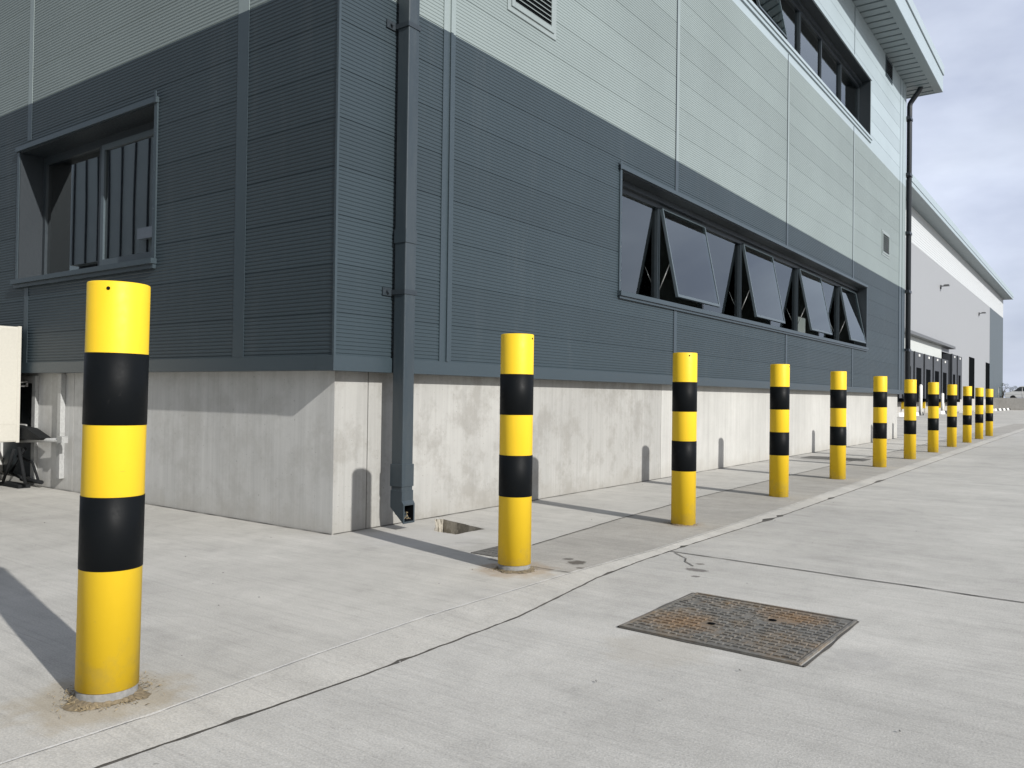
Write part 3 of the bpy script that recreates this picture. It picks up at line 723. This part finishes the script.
# ------------------------------------------------------------------ bollards
BH, BR = 1.4, .0985
def make_bollard(zs=.040):
    t = thing('bollard', '', 'bollard', group='yellow and black bollards in a row')
    bm = bmesh.new()
    rg = lathe(bm, [(BR, zs), (BR, BH-.005), (BR-.0015, BH-.0015), (BR-.005, BH), (.05, BH+.002)], 56)
    bm.faces.new(rg[-1]); bm.faces.new(rg[0][::-1]); obj('sleeve', bm, M['yellow'], t)
    for f0, f1 in ((.17, .342), (.512, .686)):
        bm = bmesh.new(); za, zb = BH*(1-f1), BH*(1-f0)
        lathe(bm, [(BR+.0002, za), (BR+.0016, za+.0008), (BR+.0016, zb-.0008), (BR+.0002, zb)], 56); obj('band', bm, M['band'], t)
    if zs > .01: bm = bmesh.new(); rg = lathe(bm, [(BR-.003, -.02), (BR-.003, .036), (BR-.008, .042)], 48); obj('base_ring', bm, M['ring'], t)
    bm = bmesh.new()
    for a in (R(-62),):
        d = Vector((math.cos(a), math.sin(a), 0)); tube(bm, [d*(BR-.004)+Vector((0, 0, BH-.026)), d*(BR+.0012)+Vector((0, 0, BH-.026))], .0062, 10)
    obj('fixing_hole', bm, M['black'], t)
    return t
B = [(1.814, -2.603), (1.71, -.10), (1.77, 2.17), (1.76, 4.61), (1.74, 7.04), (1.74, 9.48), (1.77, 11.72), (1.77, 14.12), (1.77, 16.58), (1.78, 19.02), (1.77, 21.49), (1.765, 23.95)]
BL = ['yellow and black banded bollard nearest the camera, brown dirt round its base, at far left',
      'second yellow and black bollard, just right of the square downpipe, by the floor grate',
      'third bollard, yellow with two black bands, below the left end of the open ribbon window',
      'fourth yellow and black bollard, below the second open sash of the ribbon window',
      'fifth yellow and black bollard, in front of the dark floor patch by the plinth',
      'sixth yellow and black bollard, last one wholly in front of the near plinth',
      'seventh yellow and black bollard, directly below the black round drainpipe',
      'eighth yellow and black bollard, first one right of the black drainpipe',
      'ninth yellow and black bollard, fourth from the far end of the row',
      'tenth yellow and black bollard, third from the far end of the row',
      'eleventh yellow and black bollard, last but one in the row',
      'smallest yellow and black bollard, at the very far end of the row']
b0 = make_bollard()
for i, (x, y) in enumerate(B):
    if i == 2: b2_ = make_bollard(.004)
    o = b0 if i == 0 else b2_ if i == 2 else copy_tree(b0 if i < 2 else b2_)
    o.location = (x, y, 0); o['label'] = BL[i]; o.rotation_euler.z = [R(15), R(72), R(17), R(60), R(150), R(80), 0, R(50), R(120), R(10), R(70), R(100)][i]
# first one leans a touch
b0.rotation_mode = 'XYZ'; q = Matrix.Rotation(R(.55), 4, Vector((fw.x, fw.y, 0)).normalized()); 
b0.matrix_world = Matrix.Translation((B[0][0], B[0][1], 0)) @ q @ Matrix.Rotation(R(15), 4, 'Z')

def debris(x, y, rin, rout, n_, label, a0=0, a1=6.283, seed=0):
    rr = random.Random(seed); bm = bmesh.new(); K = 72; rings = []
    for j, (t, z) in enumerate(((0, .014), (.35, .011), (.75, .005), (1, .0012))):
        ring = []
        for k in range(K):
            a = 2*math.pi*k/K; ro = rin+(rout-rin)*(.55+.8*noise.noise(Vector((math.cos(a)*1.6+seed, math.sin(a)*1.6, seed)))+.25*noise.noise(Vector((math.cos(a)*9, math.sin(a)*9, seed))))
            ro = max(rin+.008, ro); r_ = rin+(ro-rin)*t
            ring.append(bm.verts.new((x+r_*math.cos(a), y+r_*math.sin(a), z+rr.uniform(-.002, .003)*(t < 1))))
        rings.append(ring)
    for p, q in zip(rings, rings[1:]):
        for k in range(K): bm.faces.new((p[k], p[(k+1) % K], q[(k+1) % K], q[k]))
    for k in range(n_):
        a = rr.uniform(0, 6.283); r_ = rin+(rout-rin)*1.25*abs(rr.gauss(0, .55)); s = rr.uniform(.003, .011)
        c = Vector((x+r_*math.cos(a), y+r_*math.sin(a), .006+rr.uniform(0, .006))); d = Vector((rr.uniform(-1, 1), rr.uniform(-1, 1), rr.uniform(-.4, .4))).normalized()
        e = d.cross(Vector((0, 0, 1)))*.22
        f = bm.faces.new([bm.verts.new(c+d*s), bm.verts.new(c+e*s), bm.verts.new(c-d*s), bm.verts.new(c-e*s+Vector((0, 0, .002)))]); f.material_index = rr.choice((0, 1, 1))
    return tag(obj('debris', bm, [M['dirt'], M['leaf']]), label, 'debris', kind='stuff')
debris(B[0][0], B[0][1], .094, .155, 420, 'brown dried debris heaped round the nearest bollard', seed=3)
debris(B[1][0], B[1][1], .094, .135, 150, 'thin brown grit round the second bollard', seed=8)
debris(B[2][0], B[2][1], .094, .12, 60, 'thin grit round the third bollard', seed=5)

# ------------------------------------------------------------------ manhole cover
mh = thing('manhole_cover', 'rusty square two-leaf manhole cover in the yard concrete', 'manhole cover', (3.193, -.367, 0))
mh.rotation_euler.z = R(-1.8)
S = .394; bm = bmesh.new(); zt = .004
for b_ in ((-S-.012, S+.012, S, S+.014), (-S-.012, S+.012, -S-.014, -S), (-S-.012, -S, -S, S), (S, S+.012, -S, S)): box(bm, *b_, -.05, zt)
obj('frame', bm, M['rust'], mh)
for sgn in (-1, 1):
    bm = bmesh.new(); a, b = (-S+.006, -.004) if sgn < 0 else (.004, S-.006); box(bm, a, b, -S+.006, S-.006, -.05, .0)
    nx, ny = 11, 17
    for i in range(nx):
        for j in range(ny):
            cx_ = a+(i+.5)*(b-a)/nx; cy_ = -S+.02+(j+.5)*(2*S-.04)/ny; kx = (a+b)/2
            if abs(cx_-.098*sgn) < .03 and abs(cy_-(-.10 if sgn < 0 else .143)) < .034: continue
            hx, hy = (.0135, .007) if (i+j) % 2 else (.006, .0185)
            hx, hy = (.0135, .0165) if (i+j*2) % 3 else (.014, .009)
            if random.random() < .04: continue
            hx *= random.uniform(.7, 1.05); hy *= random.uniform(.7, 1.05); box(bm, cx_-hx, cx_+hx, cy_-hy, cy_+hy, 0, .003+.004*random.random())
    leaf = obj('cover_leaf', bm, M['rust'], mh)
    bm = bmesh.new(); lathe(bm, [(.019, .003), (.019, .0042), (.0005, .0042)], 20); bmesh.ops.scale(bm, vec=(1, .8, 1), verts=bm.verts)
    bmesh.ops.translate(bm, vec=(.098*sgn, -.10 if sgn < 0 else .143, 0), verts=bm.verts); obj('key_hole', bm, M['black'], leaf)
joint('cover_joint', [(2.775, .055), (3.615, .028), (3.605, -.79), (2.77, -.765), (2.775, .055)], .012, 'dirt line round the manhole cover', z=-.003, sd=90)
# floor grates
def grate(name, x0, x1, y0, y1, n_, label, m_='rust', ang=0):
    bm = bmesh.new(); t = .018
    cx_, cy_ = (x0+x1)/2, (y0+y1)/2; w_, h_ = (x1-x0)/2, (y1-y0)/2
    o = thing(name, label, 'drain grate', (cx_, cy_, 0)); o.rotation_euler.z = ang
    for b_ in ((-w_, w_, -h_, -h_+t), (-w_, w_, h_-t, h_), (-w_, -w_+t, -h_+t, h_-t), (w_-t, w_, -h_+t, h_-t)): box(bm, *b_, -.02, .006)
    obj('frame', bm, M[m_], o)
    bm = bmesh.new()
    for i in range(n_):
        x = -w_+t+(i+.5)*(2*w_-2*t)/n_; box(bm, x-.3*(2*w_)/n_, x+.3*(2*w_)/n_, -h_+t, h_-t, .002, .0055)
    for j in (-.33, 0, .33): box(bm, -w_+t, w_-t, h_*j*1.2-.006, h_*j*1.2+.006, .0015, .0065)
    obj('bars', bm, M[m_], o)
    boxes('void', [(-w_+t, w_-t, -h_+t, h_-t, .0005, .0015)], M['black'], o)
    return o
M['iron'] = painted('worn cast iron', (.10, .097, .09), .65, .3, .2)
grate('floor_grate', 1.20, 1.46, .12, .42, 7, 'small slotted iron grate just behind the second bollard', 'iron')
grate('floor_grate', .25, 1.28, 10.45, 11.05, 22, 'wide dark floor grate by the plinth behind the fifth bollard', 'iron')

# ------------------------------------------------------------------ trailer at far left
tr = thing('trailer', 'cream box trailer with black chassis parked at the shaded plinth', 'trailer', (0, 0, 0))
TX = -4.6
bm = bmesh.new(); box(bm, TX-2.6, TX, -2.0, -.20, .475, 1.675, bev=.018); obj('box_body', bm, M['cream'], tr)
boxes('corner_trim', [(TX-.03, TX+.004, -.226, -.194, .47, 1.68), (TX-.03, TX+.004, -2.006, -1.974, .47, 1.68), (TX-.03, TX+.003, -1.97, -.23, .66, .664)], M['cream'], tr)
bm = bmesh.new()
box(bm, TX-2.6, TX+.02, -.46, -.38, .38, .47); box(bm, TX-2.6, TX+.02, -1.75, -1.67, .38, .47)
for x in (-.1, -.9, -1.7, -2.5): box(bm, TX+x-.03, TX+x+.03, -1.67, -.46, .39, .46)
obj('chassis', bm, M['chassis'], tr)
bm = bmesh.new(); tube(bm, [(TX-.1, -.36, .40), (TX-.42, -.36, .12), (TX-.1, -.36, .08)], .02, 8); tube(bm, [(TX-.05, -.44, .42), (TX+.12, -.44, .05)], .018, 8)
tube(bm, [(TX-.3, -.3, .06), (TX+.16, -.30, .06)], .022, 8); tube(bm, [(TX-.02, -.5, .40), (TX-.25, -.5, .06)], .016, 8); tube(bm, [(TX+.1, -.30, .05), (TX-.05, -.30, .25), (TX-.4, -.30, .3)], .014, 8)
box(bm, TX-.45, TX+.05, -.48, -.36, .0, .035)
bmesh.ops.translate(bm, vec=(.06, .24, 0), verts=bm.verts); obj('stabiliser', bm, M['chassis'], tr)
bm = bmesh.new(); tube(bm, [(TX-.2, -.12, .475), (TX+.74, -.10, .525)], .022, 10); box(bm, TX+.68, TX+.78, -.13, -.07, .495, .56); obj('drawbar', bm, M['zinc'], tr)
bm = bmesh.new()
vs = [(TX-.3, .50), (TX-.3, .64), (TX+.10, .62), (TX+.42, .53), (TX+.40, .51)]
a_ = [bm.verts.new((x, -.17, z)) for x, z in vs]; b_ = [bm.verts.new((x, -.06, z)) for x, z in vs]
bm.faces.new(a_); bm.faces.new(b_[::-1])
for i in range(5): bm.faces.new((a_[i], a_[(i+1) % 5], b_[(i+1) % 5], b_[i]))
obj('mudguard', bm, M['chassis'], tr)
for y in (-.42, -1.78):
    bm = bmesh.new()
    tube(bm, [(TX-1.5, y-.08, .30), (TX-1.5, y+.08, .30)], .30, 28); wh = obj('wheel', bm, M['rubber'], tr)
    bm = bmesh.new(); tube(bm, [(TX-1.5, y-.085, .30), (TX-1.5, y+.085, .30)], .17, 20); obj('rim', bm, M['zinc'], wh)

# ------------------------------------------------------------------ far warehouse with loading docks
fb = thing('distribution_warehouse', 'long pale lilac warehouse with white eaves and loading docks far off', 'building')
FX = -7.0; FY0, FY1 = 34.0, 128.0
boxes('plinth', [(FX-.2, FX+.12, FY0, 127.6, 0, 1.25)], M['lowwall'], fb)
boxes('wall', [(FX-.3, FX, FY0, 112, 1.25, 12.6)], M['fwall'], fb)
bm = bmesh.new(); z = 12.6; box(bm, FX-.3, FX+.01, FY0, 112, 12.6, 15.25)
box(bm, FX-.3, FX+.01, 112, FY1, 12.62, 15.25)
for k in range(13):
    box(bm, FX+.01, FX+.022, FY0, FY1, 12.65+k*.2, 12.77+k*.2)
obj('white_band', bm, M['fwhite'], fb)
boxes('slate_panel', [(FX-.3, FX+.012, 112, FY1, 1.25, 12.62)], M['fdark'], fb)
boxes('soffit', [(FX-.1, FX+1.13, FY0, FY1+.8, 15.25, 15.32)], M['soffit'], fb)
boxes('fascia', [(FX+1.10, FX+1.15, FY0, FY1+.8, 15.22, 15.50), (FX+1.13, FX+1.19, FY0, FY1+.8, 15.505, 15.78), (FX+1.10, FX+1.16, FY0, FY1+.8, 15.785, 16.05)], M['whitetrim'], fb)
boxes('roof', [(-60, FX+1.10, FY0, FY1+.8, 15.33, 16.0)], M['whitetrim'], fb)
boxes('side_wall', [(-60, FX-.3, FY0, FY0+.3, 0, 15.3), (-60, FX-.3, FY1-.3, FY1, 0, 15.3), (-60, -59.7, FY0, FY1, 0, 15.3)], M['fwall'], fb)
boxes('dock_panel', [(FX, FX+.06, 50, 75.0, 4.35, 5.72)], M['fpanel'], fb)
boxes('canopy', [(FX, FX+.55, 40, 79.5, 5.70, 5.93)], M['canopy'], fb)
boxes('dock_door', [(FX, FX+.05, 74.8, 80.9, 1.25, 5.3)], M['black'], fb)
for y0_, y1_ in ((93.2, 97.2), (107.9, 111.6)): boxes('tall_door', [(FX, FX+.06, y0_, y1_, 1.2, 5.65)], M['black'], fb)
def shelter(y0, y1, zt=4.45):
    bm = bmesh.new(); x1 = FX+.75
    box(bm, FX, x1, y0+.15, y1-.15, 3.35, zt); box(bm, FX, x1, y0+.15, y0+.95, 1.15, 3.35); box(bm, FX, x1, y1-.95, y1-.15, 1.15, 3.35)
    box(bm, x1, x1+.06, y0+.12, y0+.22, 1.15, zt+.01)
    s = obj('dock_shelter', bm, M['shelter'], fb)
    boxes('opening', [(FX+.02, x1-.03, y0+.95, y1-.95, .9, 3.35)], M['black'], s)
    boxes('lamp', [(x1, x1+.05, (y0+y1)/2-.2, (y0+y1)/2+.2, zt-.29, zt-.13)], M['wpost'], s)
    for yy in (y1-.7,): boxes('bumper', [(FX+.12, FX+.35, yy-.09, yy+.09, .40, .95)], M['ypost'], s)
for a in (46.7, 50.6, 54.5, 58.4, 62.3, 66.2, 70.1): shelter(a, a+3.9)
for y_ in (74.5, 101.0):
    bm = bmesh.new(); zz = 10.9; box(bm, FX, FX+.35, y_-.04, y_+.04, zz-.04, zz+.04); box(bm, FX+.3, FX+.7, y_-.25, y_+.25, zz-.02, zz+.10); box(bm, FX, FX+.1, y_-.1, y_+.1, zz-.25, zz+.1); obj('wall_lamp', bm, M['canopy'], fb)
shelter(75.6, 78.9, 5.1); shelter(78.9, 82.2, 5.1)
# white guide posts at the docks
def wpost(x, y, h_, label):
    bm = bmesh.new(); tube(bm, [(x, y, 0), (x, y, h_)], .11, 12); bmesh.ops.create_icosphere(bm, subdivisions=2, radius=.11, matrix=Matrix.Translation((x, y, h_)))
    tag(obj('guide_post', bm, M['wpost']), label, 'post', 'white posts at the loading docks')
wpost(-5.6, 57.2, 2.0, 'tallest white post left of the eighth bollard, in front of the docks')
wpost(-5.6, 66.4, 1.5, 'white post seen between the eighth and ninth bollards, before the docks')
# striped kerb blocks
def block():
    bm = bmesh.new(); Lb, n_ = 3.6, 2
    for k in range(n_):
        a = -Lb/2+k*Lb/n_; b = a+Lb/n_; sl_ = .09
        vs = [bm.verts.new(p) for p in ((-.16, a, 0), (.16, a, 0), (.16, b, 0), (-.16, b, 0), (-.09, a+sl_, .24), (.09, a+sl_, .24), (.09, b+sl_, .24), (-.09, b+sl_, .24))]
        for f in ((3,2,1,0), (4,5,6,7), (0,1,5,4), (2,3,7,6), (1,2,6,5), (3,0,4,7)):
            bm.faces.new([vs[j] for j in f]).material_index = k % 2
    return obj('kerb_block', bm, [M['wpost'], M['kblack']])
kb = block(); yk = [52.0, 56.2, 66.0, 69.8, 76.0, 84.5, 91.5, 97.0, 100.7, 104.4, 108.1]
KL = ['black and white striped kerb block left of the seventh bollard', 'black and white striped kerb block just right of the seventh bollard', 'striped kerb block hugging the left of the ninth bollard', 'second striped kerb block beside the ninth bollard',
      'striped kerb block between the ninth and tenth bollards', 'striped kerb block between the tenth and eleventh bollards', 'striped kerb block between the eleventh and twelfth bollards']
for i, y_ in enumerate(yk):
    o = kb if i == 0 else kb.copy()
    if i: COL.objects.link(o)
    o.location = (-5.75+(y_-52)*.0185, y_, 0)
    tag(o, KL[i] if i < 7 else 'striped kerb block in the run right of the last bollard', 'kerb block', 'striped kerb blocks along the dock lane')
# low wall, terrace, fence, van, shrub
tag(boxes('retaining_wall', [(-6.6, 90, 112.0, 112.3, -.1, 1.46)], M['lowwall']), 'low grey concrete wall closing the yard at far right', 'wall')
tag(boxes('terrace', [(-6.6, 200, 112.3, 260, -.1, 1.2)], M['ground']), 'raised ground behind the low wall', kind='structure')
fe = thing('fence', 'thin grey post and wire fence on top of the low wall', 'fence', (0, 117, 1.2))
for k in range(16):
    bm = bmesh.new(); x = -6.5+k*2.6; tube(bm, [(x, 0, 0), (x, 0, 1.6)], .035, 8); obj('post', bm, M['zinc'], fe)
for z in (.25, .7, 1.15, 1.55):
    bm = bmesh.new(); tube(bm, [(-6.5, 0, z), (32.5, 0, z)], .03 if z > 1.5 else .012, 6); obj('wire', bm, M['zinc'], fe)
vn = thing('van', 'white panel van parked behind the low wall and fence', 'van', (-6.4, 124, 1.2))
pf = [(0, .35), (0, .85), (.12, 1.0), (.95, 1.18), (1.75, 1.85), (2.0, 1.92), (5.3, 1.95), (5.4, 1.8), (5.4, .35)]
bm = bmesh.new(); a_ = [bm.verts.new((x, 0, z)) for x, z in pf]; b_ = [bm.verts.new((x, 1.9, z)) for x, z in pf]
bm.faces.new(a_); bm.faces.new(b_[::-1])
for i in range(len(pf)): bm.faces.new((a_[i], a_[(i+1) % len(pf)], b_[(i+1) % len(pf)], b_[i]))
bmesh.ops.bevel(bm, geom=[e for e in bm.edges], offset=.05, segments=2, affect='EDGES'); obj('body', bm, M['vwhite'], vn)
bm = bmesh.new()
wd_ = [(1.02, 1.2), (1.74, 1.78), (2.3, 1.78), (2.3, 1.2)]
bm.faces.new([bm.verts.new((x, -.015, z)) for x, z in wd_]); bm.faces.new([bm.verts.new((x, 1.915, z)) for x, z in wd_])
obj('side_window', bm, M['vglass'], vn)
bm = bmesh.new(); bm.faces.new([bm.verts.new(p) for p in ((.98, .15, 1.22), (.98, 1.75, 1.22), (1.70, 1.65, 1.83), (1.70, .25, 1.83))]); obj('windscreen', bm, M['vglass'], vn)
bm = bmesh.new(); tube(bm, [(2.45, -.01, .5), (2.45, -.01, 1.7)], .012, 4); box(bm, 2.3, 5.3, -.02, -.005, .95, .99); obj('trim', bm, M['chassis'], vn)
for x in (.95, 4.3):
    for y_ in (.1, 1.8):
        bm = bmesh.new(); tube(bm, [(x, y_-.11, .33), (x, y_+.11, .33)], .33, 20); wh = obj('wheel', bm, M['rubber'], vn)
def shrub(x, y, z, h_, wd, n_, label, seed):
    rr = random.Random(seed); t = thing('shrub', label, 'shrub', (x, y, z), 'shrubs behind the fence')
    bm = bmesh.new()
    for k in range(7):
        a = rr.uniform(0, 6.28); tube(bm, [(0, 0, 0), (math.cos(a)*wd*.3, math.sin(a)*wd*.3, h_*.5), (math.cos(a)*wd*.7, math.sin(a)*wd*.7, h_*rr.uniform(.7, 1))], [.05, .03, .01], 6)
    obj('stem', bm, M['bark'], t); bm = bmesh.new()
    for k in range(n_):
        a = rr.uniform(0, 6.28); r_ = wd*math.sqrt(rr.random()); zz = h_*(.25+.8*rr.random()**.8)
        if noise.noise(Vector((r_*math.cos(a)*2, r_*math.sin(a)*2, zz*2+seed))) < -.08: continue
        c = Vector((r_*math.cos(a), r_*math.sin(a), zz)); s = .07
        d = Vector([rr.uniform(-1, 1) for _ in range(3)]).normalized()*s; e = Vector([rr.uniform(-1, 1) for _ in range(3)]).normalized()*s
        bm.faces.new([bm.verts.new(c+d), bm.verts.new(c+e), bm.verts.new(c-d)])
    obj('foliage', bm, M['leafy'], t)
shrub(-6.9, 127, 1.2, 2.2, .7, 700, 'small dark shrub just above the nose of the van', 4)
shrub(-5.9, 130, 1.2, 1.9, .6, 500, 'lower shrub rising behind the roof front of the van', 9)

# office card box on the lower window sill
tag(boxes('card_box', [(-.42, -.24, 11.85, 12.35, 2.30, 2.62)], M['paper'], bev=.01), 'white card box on the inner sill behind the third open sash', 'box')

# building opposite, seen only in the reflections of the left window
nb = thing('ribbed_shed', 'grey standing seam shed reflected in the left window', 'building')
boxes('wall', [(-30, -12, -16.2, -12.05, 6.1, 13)], M['nwall'], nb); boxes('lower_wall', [(-30, -12, -16, -12.4, 0, 6.1)], M['shelter'], nb)
bm = bmesh.new(); x = -29.7
while x < -12: box(bm, x-.028, x+.028, -12.05, -11.99, 6.1, 13); x += .95
obj('standing_seams', bm, M['shelter'], nb)
boxes('floodlight', [(-24.3, -23.2, -11.98, -11.8, 6.55, 6.95)], M['lamp'], nb)
